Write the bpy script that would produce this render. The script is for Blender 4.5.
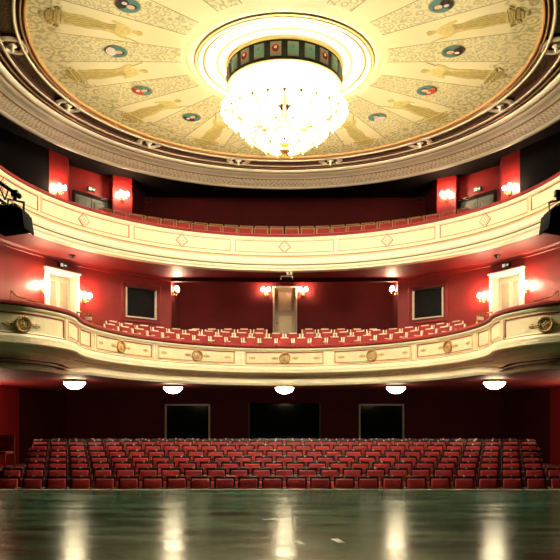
import bpy, bmesh, math, random
from mathutils import Vector, Matrix
random.seed(7)
PI = math.pi
SC = bpy.context.scene
COL = SC.collection
for _o in list(bpy.data.objects): bpy.data.objects.remove(_o)

# ------------------------------------------------------------ camera, world, exposure
EYE = 1.3                     # eye height above the stage boards (stage top is z = 0)
F = 700.0; CX = 284.5; CY = 430.0
cd = bpy.data.cameras.new('camera'); cam = bpy.data.objects.new('camera', cd); COL.objects.link(cam)
cam.location = (0, 0, EYE); cam.rotation_euler = (PI/2, 0, 0)
cd.sensor_width = 36; cd.lens = 36*F/560; cd.shift_x = -(CX-280)/560; cd.shift_y = (CY-280)/560
cd.clip_end = 200
SC.camera = cam
w = bpy.data.worlds.new('world'); SC.world = w; w.use_nodes = True
w.node_tree.nodes['Background'].inputs[0].default_value = (1, .8, .6, 1)
w.node_tree.nodes['Background'].inputs[1].default_value = 0.001
SC.view_settings.view_transform = 'Standard'; SC.view_settings.look = 'None'
SC.view_settings.gamma = 1; SC.view_settings.exposure = 1.45
SC.view_settings.use_curve_mapping = False
E_GLOBE = 19.0       # chandelier globes
E_LOW = 90.0       # lower rings of globes
E_DRUM = 3.0        # glowing glass skirt of the chandelier
E_SCONCE = 125.0
E_BOWL = 13.0

# ------------------------------------------------------------ materials
def lin(c):
    return tuple((x/255/12.92 if x/255 <= .04045 else ((x/255+.055)/1.055)**2.4) for x in c)
def mat(name, rgb, rough=.6, metal=0, emit=None, estr=0, spec=.5, noise=0, nscale=8, bump=0, bscale=30, sheen=0, trans=0):
    m = bpy.data.materials.new(name); m.use_nodes = True
    nt = m.node_tree; b = nt.nodes['Principled BSDF']; c = lin(rgb)+(1,)
    b.inputs['Base Color'].default_value = c
    b.inputs['Roughness'].default_value = rough; b.inputs['Metallic'].default_value = metal
    b.inputs['Specular IOR Level'].default_value = spec
    b.inputs['Sheen Weight'].default_value = sheen
    if trans: b.inputs['Transmission Weight'].default_value = trans
    if emit: b.inputs['Emission Color'].default_value = lin(emit)+(1,); b.inputs['Emission Strength'].default_value = estr
    tc = nt.nodes.new('ShaderNodeTexCoord')
    n = nt.nodes.new('ShaderNodeTexNoise'); n.inputs['Scale'].default_value = nscale; n.inputs['Detail'].default_value = 5
    nt.links.new(tc.outputs['Object'], n.inputs['Vector'])
    a = noise if noise else .06
    r = nt.nodes.new('ShaderNodeValToRGB')
    r.color_ramp.elements[0].position = .3; r.color_ramp.elements[1].position = .7
    r.color_ramp.elements[0].color = tuple(x*(1-a) for x in c[:3])+(1,)
    r.color_ramp.elements[1].color = tuple(min(1, x*(1+a)) for x in c[:3])+(1,)
    nt.links.new(n.outputs['Fac'], r.inputs['Fac']); nt.links.new(r.outputs['Color'], b.inputs['Base Color'])
    if bump:
        n2 = nt.nodes.new('ShaderNodeTexNoise'); n2.inputs['Scale'].default_value = bscale; n2.inputs['Detail'].default_value = 3
        nt.links.new(tc.outputs['Object'], n2.inputs['Vector'])
        bp = nt.nodes.new('ShaderNodeBump'); bp.inputs['Strength'].default_value = bump; bp.inputs['Distance'].default_value = .01
        nt.links.new(n2.outputs['Fac'], bp.inputs['Height']); nt.links.new(bp.outputs['Normal'], b.inputs['Normal'])
    return m
M = {}
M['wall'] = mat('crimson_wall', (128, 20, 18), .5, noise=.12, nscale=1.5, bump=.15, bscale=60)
M['wall_dark'] = mat('shaded_red_wall', (46, 6, 6), .8, spec=.12, noise=.12, nscale=1.5)  # darker copy of the wall red, shade put into the colour
M['wall_recess'] = mat('shaded_recess_wall', (66, 9, 9), .75, spec=.15, noise=.15, nscale=1.5)  # wall red darkened to carry the dimness of recess and gallery back
M['wall_side'] = mat('glow_red_side_wall', (122, 14, 11), .7, spec=.2)  # brighter than the back wall: lamp glow put into the red
M['soffit'] = mat('red_soffit', (112, 24, 22), .6, noise=.1, nscale=2)
M['blackceil'] = mat('black_ceiling_and_shade', (6, 4, 4), .9, spec=.1)  # ceiling black; also stands for shade on the outer gallery walls
M['black'] = mat('black_paint', (14, 14, 15), .5)
M['blackmetal'] = mat('black_metal', (18, 18, 20), .4, metal=.3)
M['cream'] = mat('cream_plaster', (246, 238, 204), .5, noise=.04, nscale=3, bump=.1, bscale=20)
M['cream2'] = mat('cream_panel', (236, 225, 186), .5, noise=.05, nscale=6, bump=.25, bscale=25)
M['tan'] = mat('tan_gilt_line', (176, 140, 84), .4, metal=.3)
M['grey'] = mat('grey_green_line', (88, 88, 66), .5)
M['gold'] = mat('gilt', (200, 150, 70), .3, metal=.9, noise=.15, nscale=20)
M['goldpale'] = mat('pale_gilt', (226, 196, 120), .35, metal=.5, noise=.1, nscale=20)
M['brown'] = mat('brown_groove', (70, 34, 22), .6)
M['line_red'] = mat('red_line', (176, 60, 40), .5)
M['velvet'] = mat('red_velvet', (142, 14, 17), .7, sheen=.15, noise=.12, nscale=12)
M['velvet_st'] = mat('red_seat_fabric', (162, 20, 26), .6, sheen=.2, noise=.12, nscale=12)
M['frame_dark'] = mat('dark_seat_frame', (38, 14, 14), .3, spec=.6)
M['armwood'] = mat('varnished_arm', (110, 60, 40), .22, spec=.8)
M['plate'] = mat('seat_number_plate', (240, 236, 226), .25, metal=.6)
M['frame_cream'] = mat('cream_arm_and_highlight', (252, 242, 216), .3)  # cream arms, and the painted highlight along dress seat tops
M['frame_gold'] = mat('gilt_seat_frame', (150, 116, 62), .35, metal=.2)
M['white'] = mat('white_door_paint', (236, 230, 212), .45)
M['white2'] = mat('off_white_panel', (206, 200, 180), .5)
M['greige'] = mat('greige_door_paint', (128, 116, 92), .5)
M['greige2'] = mat('greige_door_panel', (150, 138, 108), .5)
M['greydoor'] = mat('grey_green_door', (84, 96, 84), .5)
M['brass'] = mat('brass', (190, 140, 70), .25, metal=.9)
M['glassdark'] = mat('dark_window_glass', (3, 8, 6), .08, spec=.7)
M['tealdark'] = mat('dark_teal_drum', (12, 34, 30), .5)
M['teal'] = mat('teal_portrait_ground', (70, 128, 118), .6)
M['hair'] = mat('dark_brown_paint', (52, 26, 20), .7)
M['skin'] = mat('pale_face_paint', (226, 178, 140), .7)
M['coat_w'] = mat('white_paint', (226, 218, 200), .7)
M['coat_r'] = mat('vermilion_paint', (190, 70, 40), .7)
M['figure'] = mat('ochre_figure_paint', (212, 194, 116), .7, noise=.2, nscale=9)
M['figure2'] = mat('umber_fold_paint', (184, 164, 90), .7, noise=.2, nscale=14)
M['globe'] = mat('frosted_globe', (255, 250, 235), .4, emit=(255, 244, 216), estr=E_GLOBE)
M['globe_low'] = mat('bright_frosted_globe', (255, 250, 235), .4, emit=(255, 244, 216), estr=E_LOW)
M['skirt'] = mat('glowing_glass_skirt', (255, 248, 225), .4, emit=(255, 240, 205), estr=E_DRUM)
M['sglobe'] = mat('sconce_glass', (255, 240, 220), .4, emit=(255, 206, 168), estr=E_SCONCE)
M['bowl'] = mat('bowl_lamp_glass', (255, 245, 225), .4, emit=(255, 228, 186), estr=E_BOWL)
M['signwhite'] = mat('sign_white', (236, 240, 230), .5, emit=(220, 240, 220), estr=.25)
M['signgreen'] = mat('sign_green', (40, 120, 80), .5)
M['crystal'] = mat('crystal', (250, 240, 200), .1, spec=1)
M['carpet'] = mat('dark_red_carpet', (70, 12, 14), .9, noise=.2, nscale=30)
M['doorleaf'] = mat('ivory_door_leaf', (214, 206, 180), .5)
M['doorpanel'] = mat('ivory_door_panel', (180, 172, 144), .5)
M['tape'] = mat('white_tape', (225, 225, 205), .5)
M['nosing'] = mat('pale_stage_nosing', (214, 206, 190), .45)

def node_mat(name):
    m = bpy.data.materials.new(name); m.use_nodes = True
    nt = m.node_tree; return m, nt, nt.nodes['Principled BSDF']
class N:
    """tiny node-maths helper"""
    def __init__(s, nt): s.nt = nt
    def m(s, op, a, b=None, c=None):
        n = s.nt.nodes.new('ShaderNodeMath'); n.operation = op
        for i, v in enumerate((a, b, c)):
            if v is None: continue
            if isinstance(v, (int, float)): n.inputs[i].default_value = v
            else: s.nt.links.new(v, n.inputs[i])
        return n.outputs[0]
    def mix(s, f, a, b):
        n = s.nt.nodes.new('ShaderNodeMix'); n.data_type = 'RGBA'
        for i, v in ((0, f), (6, a), (7, b)):
            if isinstance(v, (int, float)): n.inputs[i].default_value = v
            elif isinstance(v, tuple): n.inputs[i].default_value = lin(v)+(1,)
            else: s.nt.links.new(v, n.inputs[i])
        return n.outputs[2]
    def smooth(s, x, a, b):
        n = s.nt.nodes.new('ShaderNodeMapRange'); n.interpolation_type = 'SMOOTHSTEP'
        s.nt.links.new(x, n.inputs[0]); n.inputs[1].default_value = a; n.inputs[2].default_value = b
        return n.outputs[0]
    def polar(s, cy=17.0):
        tc = s.nt.nodes.new('ShaderNodeTexCoord'); sp = s.nt.nodes.new('ShaderNodeSeparateXYZ')
        s.nt.links.new(tc.outputs['Object'], sp.inputs[0])
        x = sp.outputs[0]; y = s.m('SUBTRACT', sp.outputs[1], cy)
        r = s.m('SQRT', s.m('ADD', s.m('MULTIPLY', x, x), s.m('MULTIPLY', y, y)))
        a = s.m('ARCTAN2', x, y)
        return tc, x, y, r, a
    def comb(s, x, y, z=0.0):
        n = s.nt.nodes.new('ShaderNodeCombineXYZ')
        for i, v in enumerate((x, y, z)):
            if isinstance(v, (int, float)): n.inputs[i].default_value = v
            else: s.nt.links.new(v, n.inputs[i])
        return n.outputs[0]
    def noise(s, vec, scale, detail=4, dist=0):
        n = s.nt.nodes.new('ShaderNodeTexNoise'); n.inputs['Scale'].default_value = scale
        n.inputs['Detail'].default_value = detail; n.inputs['Distortion'].default_value = dist
        s.nt.links.new(vec, n.inputs['Vector']); return n.outputs['Fac']
    def vor(s, vec, scale):
        n = s.nt.nodes.new('ShaderNodeTexVoronoi'); n.inputs['Scale'].default_value = scale
        s.nt.links.new(vec, n.inputs['Vector']); return n.outputs['Distance']
STEP = 2*PI/13
def scroll(h, vec, scale):
    """curling acanthus-like lines: rings around scattered centres, broken by noise"""
    v = h.vor(vec, scale)
    rings = h.m('SINE', h.m('MULTIPLY', v, 17.0))
    n = h.noise(vec, scale*2.2, 4, 2.5)
    return h.smooth(h.m('ADD', h.m('MULTIPLY', rings, .16), n), .42, .7)
def ceiling_paint():
    m, nt, b = node_mat('painted_ceiling_surface'); h = N(nt)
    tc, x, y, r, a = h.polar()
    f = h.m('FRACT', h.m('DIVIDE', a, STEP))                      # .5 = axis of an ornament band
    d = h.m('MULTIPLY', h.m('ABSOLUTE', h.m('SUBTRACT', f, .5)), STEP)   # angle from the band axis
    inband = h.m('LESS_THAN', d, .118)
    edge = h.m('LESS_THAN', h.m('ABSOLUTE', h.m('SUBTRACT', d, .118)), h.m('DIVIDE', .012, r))
    rmask = h.m('MULTIPLY', h.m('GREATER_THAN', r, 2.5), h.m('LESS_THAN', r, 5.45))
    sc = scroll(h, tc.outputs['Object'], 5.0)
    sc2 = scroll(h, tc.outputs['Object'], 3.2)
    border = h.smooth(r, 5.0, 5.3)
    scallop = h.m('MULTIPLY', h.smooth(d, .12, .25), .0)
    base = h.mix(h.noise(tc.outputs['Object'], 1.2, 5), (244, 236, 188), (238, 228, 172))
    bandc = h.mix(sc, (234, 226, 172), (192, 186, 128))
    c1 = h.mix(h.m('MULTIPLY', inband, rmask), base, bandc)
    bordc = h.mix(sc2, (230, 221, 166), (176, 170, 110))
    nb = h.noise(tc.outputs['Object'], 1.6, 3, 1.0)
    bmask = h.smooth(h.m('ADD', r, h.m('MULTIPLY', h.m('SUBTRACT', nb, .5), 1.6)), 5.12, 5.22)
    c2 = h.mix(bmask, c1, bordc)
    c3 = h.mix(h.m('MULTIPLY', edge, rmask), c2, (160, 146, 96))
    nt.links.new(c3, b.inputs['Base Color']); b.inputs['Roughness'].default_value = .6
    return m
def leaf_mat(name, a_, b_, k=330, r0=7.55, dr=.45):
    m, nt, b = node_mat(name); h = N(nt)
    tc, x, y, r, a = h.polar()
    u = h.m('MULTIPLY', a, k/ (2*PI)*1.0); v = h.m('DIVIDE', h.m('SUBTRACT', r, r0), dr)
    fu = h.m('ABSOLUTE', h.m('SUBTRACT', h.m('FRACT', u), .5))
    leaf = h.smooth(h.m('SUBTRACT', h.m('SINE', h.m('MULTIPLY', h.m('ADD', v, fu), 9.0)), h.m('MULTIPLY', fu, 1.2)), -.3, .3)
    nz = h.smooth(h.noise(tc.outputs['Object'], 14, 5, 1), .35, .62)
    c = h.mix(h.m('MULTIPLY', leaf, nz), a_, b_)
    nt.links.new(c, b.inputs['Base Color']); b.inputs['Roughness'].default_value = .6
    bp = nt.nodes.new('ShaderNodeBump'); bp.inputs['Strength'].default_value = .5; bp.inputs['Distance'].default_value = .02
    nt.links.new(leaf, bp.inputs['Height']); nt.links.new(bp.outputs['Normal'], b.inputs['Normal'])
    return m
def mottled(name, a_, b_, scale):
    m, nt, b = node_mat(name); h = N(nt)
    tc = nt.nodes.new('ShaderNodeTexCoord')
    c = h.mix(scroll(h, tc.outputs['Object'], scale), a_, b_)
    nt.links.new(c, b.inputs['Base Color']); b.inputs['Roughness'].default_value = .6
    return m
def stage_mat():
    m, nt, b = node_mat('black_green_stage_boards'); h = N(nt)
    tc = nt.nodes.new('ShaderNodeTexCoord'); sp = nt.nodes.new('ShaderNodeSeparateXYZ')
    nt.links.new(tc.outputs['Object'], sp.inputs[0]); X, Y = sp.outputs[0], sp.outputs[1]
    st = h.comb(h.m('MULTIPLY', X, .6), h.m('MULTIPLY', Y, 2.2))
    n1 = h.noise(st, 1.0, 8, .4); n2 = h.noise(tc.outputs['Object'], 14, 6)
    mixn = h.m('ADD', h.m('MULTIPLY', n1, .6), h.m('MULTIPLY', n2, .4))
    f = h.smooth(mixn, .35, .68)
    col = h.mix(f, (8, 40, 28), (30, 92, 68))
    fy = h.m('ABSOLUTE', h.m('SUBTRACT', h.m('FRACT', h.m('DIVIDE', h.m('SUBTRACT', Y, .6), 2.35)), .5))
    seam = h.m('LESS_THAN', fy, .013)
    seam2 = h.m('MULTIPLY', h.m('GREATER_THAN', fy, .013), h.m('LESS_THAN', fy, .03))
    fy2 = h.m('ABSOLUTE', h.m('SUBTRACT', h.m('FRACT', h.m('MULTIPLY', h.m('DIVIDE', h.m('SUBTRACT', Y, .6), 2.35), 8.0)), .5))
    grain = h.noise(h.comb(h.m('MULTIPLY', X, 1.6), h.m('MULTIPLY', Y, 7.0)), 2.2, 6, .3)
    bd = h.m('LESS_THAN', fy2, .02)
    col = h.mix(h.smooth(grain, .5, .72), col, (52, 112, 84))
    col = h.mix(h.m('MULTIPLY', bd, .5), col, (8, 12, 10))
    col = h.mix(seam, col, (4, 6, 5)); col = h.mix(h.m('MULTIPLY', seam2, .55), col, (120, 136, 116))
    # long diagonal scratches
    s1 = h.m('ADD', h.m('MULTIPLY', X, .83), h.m('MULTIPLY', Y, .55))
    vecs = h.comb(h.m('MULTIPLY', s1, 9.0), h.m('MULTIPLY', h.m('SUBTRACT', Y, X), .35))
    sn = h.noise(vecs, 1.0, 2)
    sc = h.m('MULTIPLY', h.m('GREATER_THAN', sn, .715), .35)
    col = h.mix(sc, col, (120, 126, 110))
    nt.links.new(col, b.inputs['Base Color'])
    rr = h.m('ADD', h.m('MULTIPLY', f, .1), .15)
    nt.links.new(rr, b.inputs['Roughness'])
    b.inputs['Specular IOR Level'].default_value = .5; b.inputs['Specular Tint'].default_value = (.42, 1, .6, 1)
    bp = nt.nodes.new('ShaderNodeBump'); bp.inputs['Strength'].default_value = .35; bp.inputs['Distance'].default_value = .004
    hh = h.m('SUBTRACT', h.m('ADD', h.m('ADD', n1, h.m('MULTIPLY', grain, .8)), h.m('MULTIPLY', n2, .3)), h.m('MULTIPLY', h.m('ADD', seam, bd), 1.0))
    nt.links.new(hh, bp.inputs['Height']); nt.links.new(bp.outputs['Normal'], b.inputs['Normal'])
    return m
M['tile'] = mat('grey_green_tile', (104, 124, 110), .6)
M['tealdark'] = mat('near_black_teal', (6, 20, 17), .6, spec=.2)
M['underside'] = mat('old_gold_underside', (120, 98, 44), .5, noise=.4, nscale=14)
M['goldlight'] = mat('bright_gilt', (240, 205, 120), .35, metal=.35)
M['matte'] = mat('matte_black', (9, 9, 10), .9, spec=.1)
M['ceil'] = ceiling_paint()
M['leaf'] = leaf_mat('acanthus_leaf_band', (248, 238, 204), (214, 172, 136), r0=7.43, dr=.35)
M['covepanel'] = mottled('green_marbled_panel', (104, 108, 82), (164, 158, 118), 6)
M['arab'] = mottled('faint_arabesque_panel', (242, 233, 198), (230, 212, 170), 11)
M['stage'] = stage_mat()
M['reflect'] = mottled('green_reflection_paint', (1, 2, 2), (3, 18, 11), 4)  # mottled green reflection painted onto the window panes
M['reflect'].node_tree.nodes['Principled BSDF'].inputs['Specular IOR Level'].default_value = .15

# ------------------------------------------------------------ mesh helpers
class MB:
    def __init__(s): s.bm = bmesh.new(); s.mats = []
    def mi(s, m):
        if m not in s.mats: s.mats.append(m)
        return s.mats.index(m)
    def _apply(s, verts, mtx, m, smooth=False):
        if mtx is not None: bmesh.ops.transform(s.bm, matrix=mtx, verts=verts)
        i = s.mi(m)
        for f in {f for v in verts for f in v.link_faces}:
            f.material_index = i; f.smooth = smooth
    def box(s, c, size, m, rot=None, bevel=0, seg=2):
        r = bmesh.ops.create_cube(s.bm, size=1); vs = r['verts']
        bmesh.ops.transform(s.bm, matrix=Matrix.Diagonal((*size, 1)), verts=vs)
        if bevel:
            es = list({e for v in vs for e in v.link_edges})
            rb = bmesh.ops.bevel(s.bm, geom=es, offset=bevel, segments=seg, affect='EDGES', profile=.6)
            vs = list({v for f in rb['faces'] for v in f.verts})
        mtx = Matrix.Translation(c) @ (rot.to_4x4() if rot else Matrix())
        s._apply(vs, mtx, m, bool(bevel)); return s
    def cyl(s, p0, p1, r0, m, r1=None, seg=10, caps=True):
        p0, p1 = Vector(p0), Vector(p1); d = p1-p0
        r1 = r0 if r1 is None else r1
        r = bmesh.ops.create_cone(s.bm, segments=seg, radius1=r0, radius2=r1, depth=d.length, cap_ends=caps)
        q = Vector((0, 0, 1)).rotation_difference(d.normalized())
        s._apply(r['verts'], Matrix.Translation((p0+p1)/2) @ q.to_matrix().to_4x4(), m, True); return s
    def sph(s, c, r, m, sub=2, scale=(1, 1, 1)):
        o = bmesh.ops.create_uvsphere(s.bm, u_segments=8+4*sub, v_segments=5+3*sub, radius=r)
        s._apply(o['verts'], Matrix.Translation(c) @ Matrix.Diagonal((*scale, 1)), m, True); return s
    def lathe(s, prof, c, m, seg=32, mtx=None, smooth=True, a0=0, a1=2*PI):
        """prof: (r, z, [mat]) rows"""
        full = abs(a1-a0-2*PI) < 1e-6
        n = seg if full else seg+1
        rows = []
        for p in prof:
            rows.append([s.bm.verts.new((p[0]*math.cos(a0+(a1-a0)*i/seg), p[0]*math.sin(a0+(a1-a0)*i/seg), p[1])) for i in range(n)])
        for j in range(len(rows)-1):
            mm = prof[j][2] if len(prof[j]) > 2 else m
            i_ = s.mi(mm)
            for i in range(seg):
                k = (i+1) % n
                f = s.bm.faces.new((rows[j][i], rows[j][k], rows[j+1][k], rows[j+1][i])); f.material_index = i_; f.smooth = smooth
        vs = [v for r in rows for v in r]
        bmesh.ops.transform(s.bm, matrix=Matrix.Translation(c) @ (mtx or Matrix()), verts=vs); return s
    def torus(s, c, R, r, m, mtx=None, seg=24, sub=8, sc=(1, 1, 1)):
        prof = [(R+r*math.cos(2*PI*i/sub), r*math.sin(2*PI*i/sub)) for i in range(sub+1)]
        return s.lathe(prof, c, m, seg, (mtx or Matrix()) @ Matrix.Diagonal((*sc, 1)))
    def tube(s, pts, r, m, seg=6):
        pts = [Vector(p) for p in pts]; rings = []; i_ = s.mi(m)
        for k, p in enumerate(pts):
            t = (pts[min(k+1, len(pts)-1)]-pts[max(k-1, 0)]).normalized()
            up = Vector((0, 0, 1)) if abs(t.z) < .95 else Vector((1, 0, 0))
            a = t.cross(up).normalized(); b = t.cross(a)
            rr = r[k] if isinstance(r, (list, tuple)) else r
            rings.append([s.bm.verts.new(p+a*rr*math.cos(2*PI*i/seg)+b*rr*math.sin(2*PI*i/seg)) for i in range(seg)])
        for k in range(len(rings)-1):
            for i in range(seg):
                j = (i+1) % seg
                f = s.bm.faces.new((rings[k][i], rings[k][j], rings[k+1][j], rings[k+1][i])); f.material_index = i_; f.smooth = True
        for rg in (rings[0], rings[-1]):
            f = s.bm.faces.new(rg); f.material_index = i_
        return s
    def poly(s, pts, m, thick=0, axis=(0, 0, -1)):
        vs = [s.bm.verts.new(p) for p in pts]; f = s.bm.faces.new(vs); f.material_index = s.mi(m)
        if thick:
            r = bmesh.ops.extrude_face_region(s.bm, geom=[f])
            nv = [g for g in r['geom'] if isinstance(g, bmesh.types.BMVert)]
            bmesh.ops.translate(s.bm, verts=nv, vec=Vector(axis)*thick)
            for g in {f2 for v in nv for f2 in v.link_faces}: g.material_index = s.mi(m)
        return s
    def xf(s, mtx):
        bmesh.ops.transform(s.bm, matrix=mtx, verts=s.bm.verts[:]); return s
    def build(s, name, parent=None):
        bmesh.ops.recalc_face_normals(s.bm, faces=s.bm.faces[:])
        me = bpy.data.meshes.new(name); s.bm.to_mesh(me); s.bm.free()
        for m in s.mats: me.materials.append(m)
        o = bpy.data.objects.new(name, me); COL.objects.link(o)
        if parent: o.parent = parent
        return o
def tag(o, label=None, cat=None, group=None, kind=None):
    if label: o['label'] = label
    if cat: o['category'] = cat
    if group: o['group'] = group
    if kind: o['kind'] = kind
    return o
def thing(name, label, cat, loc=(0, 0, 0), rz=0, group=None):
    o = bpy.data.objects.new(name, None); COL.objects.link(o); o.empty_display_size = .1
    o.location = loc; o.rotation_euler = (0, 0, rz)
    return tag(o, label, cat, group)
def copy_tree(o, parent=None, rootloc=None, rz=0, label=None, group=None):
    c = o.copy(); COL.objects.link(c)
    if parent: c.parent = parent
    for ch in KIDS.get(o.name, []):
        copy_tree(ch, c)
    if rootloc is not None: c.location = rootloc; c.rotation_euler = (0, 0, rz)
    if label: c['label'] = label
    if group: c['group'] = group
    return c
KIDS = {}
def register(o):
    KIDS.clear()
    for x in COL.objects:
        if x.parent: KIDS.setdefault(x.parent.name, []).append(x)
Z = lambda h: h+EYE
ORD = ['first', 'second', 'third', 'fourth', 'fifth', 'sixth', 'seventh', 'eighth', 'ninth', 'tenth', 'eleventh', 'twelfth',
       'thirteenth', 'fourteenth', 'fifteenth', 'sixteenth', 'seventeenth', 'eighteenth', 'nineteenth', 'twentieth']
SIDE = {-1: 'left', 1: 'right'}

class Path:
    def __init__(s, pts):
        s.p = [Vector(p) for p in pts]; s.c = [0]
        for a, b in zip(s.p, s.p[1:]): s.c.append(s.c[-1]+(b-a).length)
        s.L = s.c[-1]
    def _seg(s, l):
        l = max(0, min(s.L, l)); lo, hi = 0, len(s.c)-2
        while lo < hi:
            m = (lo+hi+1)//2
            if s.c[m] <= l: lo = m
            else: hi = m-1
        return lo, (l-s.c[lo])/max(1e-9, s.c[lo+1]-s.c[lo])
    def pos(s, l):
        i, t = s._seg(l); return s.p[i].lerp(s.p[i+1], t)
    def nrm(s, l, e=.06):
        t = (s.pos(l+e)-s.pos(l-e)).normalized(); return Vector((t.y, -t.x))
    def pt(s, l, off, h):
        p = s.pos(l)+s.nrm(l)*off; return Vector((p.x, p.y, Z(h)))
    def hit(s, px, near=True):
        k = (px-CX)/F; res = []
        for i in range(len(s.p)-1):
            a, b = s.p[i], s.p[i+1]; fa = a.x-k*a.y; fb = b.x-k*b.y
            if fa*fb <= 0 and fa != fb and a.y > 5: res.append(s.c[i]+(s.c[i+1]-s.c[i])*fa/(fa-fb))
        res.sort(key=lambda l: s.pos(l).y)
        return res[0] if res else (0 if px < CX else s.L)
    def rz(s, l):
        n = s.nrm(l); return math.atan2(n.y, n.x)+PI/2
def ellipse(a, b, cy, t0, t1, n=96):
    return [(a*math.sin(t0+(t1-t0)*i/n), cy+b*math.cos(t0+(t1-t0)*i/n)) for i in range(n+1)]
def catmull(P, k=6):
    P = [Vector(p) for p in P]; out = []
    for i in range(len(P)-1):
        p0 = P[max(i-1, 0)]; p1 = P[i]; p2 = P[i+1]; p3 = P[min(i+2, len(P)-1)]
        for j in range(k):
            t = j/k
            out.append(.5*((2*p1)+(p2-p0)*t+(2*p0-5*p1+4*p2-p3)*t*t+(3*p1-p0-3*p2+p3)*t**3))
    out.append(P[-1]); return out
def mirror(left): return list(left)+[(-p[0], p[1]) for p in reversed(left)]
def sweep(mb, path, prof, m, l0=None, l1=None, step=.22, proff=None, smooth=True, w=None):
    """prof rows (offset toward the house, h, [mat]); w(l) blends towards proff"""
    l0 = 0 if l0 is None else l0; l1 = path.L if l1 is None else l1
    n = max(1, int(abs(l1-l0)/step)); rows = []
    for i in range(n+1):
        l = l0+(l1-l0)*i/n; q = w(l) if w else 0
        rows.append([mb.bm.verts.new(path.pt(l, (1-q)*p[0]+(q*proff[k][0] if proff else 0), (1-q)*p[1]+(q*proff[k][1] if proff else 0))) for k, p in enumerate(prof)])
    for i in range(n):
        for k in range(len(prof)-1):
            mm = prof[k][2] if len(prof[k]) > 2 else m
            f = mb.bm.faces.new((rows[i][k], rows[i][k+1], rows[i+1][k+1], rows[i+1][k])); f.material_index = mb.mi(mm); f.smooth = False
    return mb
def wall(name, path, h0, h1, m, openings=(), l0=None, l1=None, step=.35, back=.12):
    """thin upright wall along a path with rectangular openings (l0,l1,hb,ht)"""
    l0 = 0 if l0 is None else l0; l1 = path.L if l1 is None else l1
    ls = {l0, l1}; k = l0
    while k < l1: ls.add(k); k += step
    hs = {h0, h1}
    for o in openings: ls |= {o[0], o[1]}; hs |= {o[2], o[3]}
    for c in path.c:
        if l0 < c < l1 and len(path.p) < 40: ls.add(c)
    ls = sorted(ls); hs = sorted(x for x in hs if h0 <= x <= h1); mb = MB(); i_ = mb.mi(m)
    def solid(a, b): return not any(o[0]-1e-4 <= a and b <= o[1]+1e-4 for o in [])
    for a, b in zip(ls, ls[1:]):
        if b-a < 1e-5: continue
        for c, d in zip(hs, hs[1:]):
            ml, mh = (a+b)/2, (c+d)/2
            if any(o[0] < ml < o[1] and o[2] < mh < o[3] for o in openings): continue
            pa, pb = path.pos(a), path.pos(b)
            f = mb.bm.faces.new([mb.bm.verts.new((p.x, p.y, Z(hh))) for p, hh in ((pa, c), (pb, c), (pb, d), (pa, d))]); f.material_index = i_
    bmesh.ops.remove_doubles(mb.bm, verts=mb.bm.verts[:], dist=1e-4)
    return tag(mb.build(name), kind='structure')

# ------------------------------------------------------------ plan of the house
dress_front = Path(mirror(catmull([(-8.6, 13.95), (-7.4, 14.1), (-6.5, 14.35), (-5.97, 14.65), (-5.5, 15.0), (-5.2, 15.5), (-5.02, 16.0), (-4.98, 16.5), (-5.06, 17.0)]) +
                   ellipse(5.1, 5.6, 17.07, -math.radians(85), -math.radians(1.5), 60)[0:]))
gal_front = Path(mirror([(-8.2, 12.4), (-8.0, 13.6), (-7.65, 15.0), (-7.4, 16.2)]+ellipse(7.3, 7.0, 17.05, -math.radians(88), -math.radians(1), 64)))
dress_side = {}
DW = ellipse(8.7, 9.37, 17.07, -PI/2, -math.asin(4.1/8.7), 48)
dress_wall_left = Path([(-8.8, 12.0)]+DW)
dress_wall_right = Path([(-p[0], p[1]) for p in reversed(DW)]+[(8.8, 12.0)])
recess = Path([(-4.1, 25.33), (-4.1, 27.25), (4.1, 27.25), (4.1, 25.33)])
GL = [(-9.6, 12.0), (-9.5, 18.5), (-8.75, 21.5), (-7.8, 23.2), (-7.4, 23.9), (-7.55, 24.55), (-6.4, 25.85), (-6.25, 25.5), (-5.64, 25.9), (-5.64, 28.0)]
gal_wall = Path(mirror(GL))
SW = [(-9.3, 12.0), (-9.3, 21.0), (-9.1, 24.0), (-8.3, 26.5)]
stall_wall = Path(mirror(SW))

# ------------------------------------------------------------ structure
mb = MB(); mb.box((0, 5.08, -.06), (22, 20.1, .12), M['stage'])
tag(mb.build('floor'), kind='structure')
mb = MB(); sweep(mb, Path([(-5.9, 13.6), (-5.88, 15.0), (-5.75, 15.17), (5.75, 15.17), (5.88, 15.0), (5.9, 13.6)]), [(0, 0)], M['nosing']) if 0 else None
mb.box((0, 15.16, -.01), (13.6, .06, .05), M['nosing']); mb.box((0, 15.17, -.55), (13.6, .04, 1.1), M['black'])
tag(mb.build('trim_1'), kind='structure')
# stalls floor in broad steps
ROWY = [16.0+.87*i for i in range(9)]
TOPS = [-1.05, -.905, -.79, -.68, -.546, -.41, -.306, -.29, -.28]
mb = MB(); mb.box((0, 15.35, Z(TOPS[0]-.93)), (18.6, .4, .1), M['carpet'])
for i in range(9):
    h = TOPS[i]-.88; y0 = ROWY[i]-.5; y1 = ROWY[i]+.37 if i < 8 else 26.5
    mb.box((0, (y0+y1)/2, Z(h)-.2), (18.4, y1-y0, .4), M['carpet'])
tag(mb.build('floor'), kind='structure')
# side platform in the stalls
mb = MB(); mb.box((-7.65, 18.35, Z(-1.03)-.25), (1.24, 1.1, .5), M['carpet']); tag(mb.build('trim_2'), kind='structure')

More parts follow.
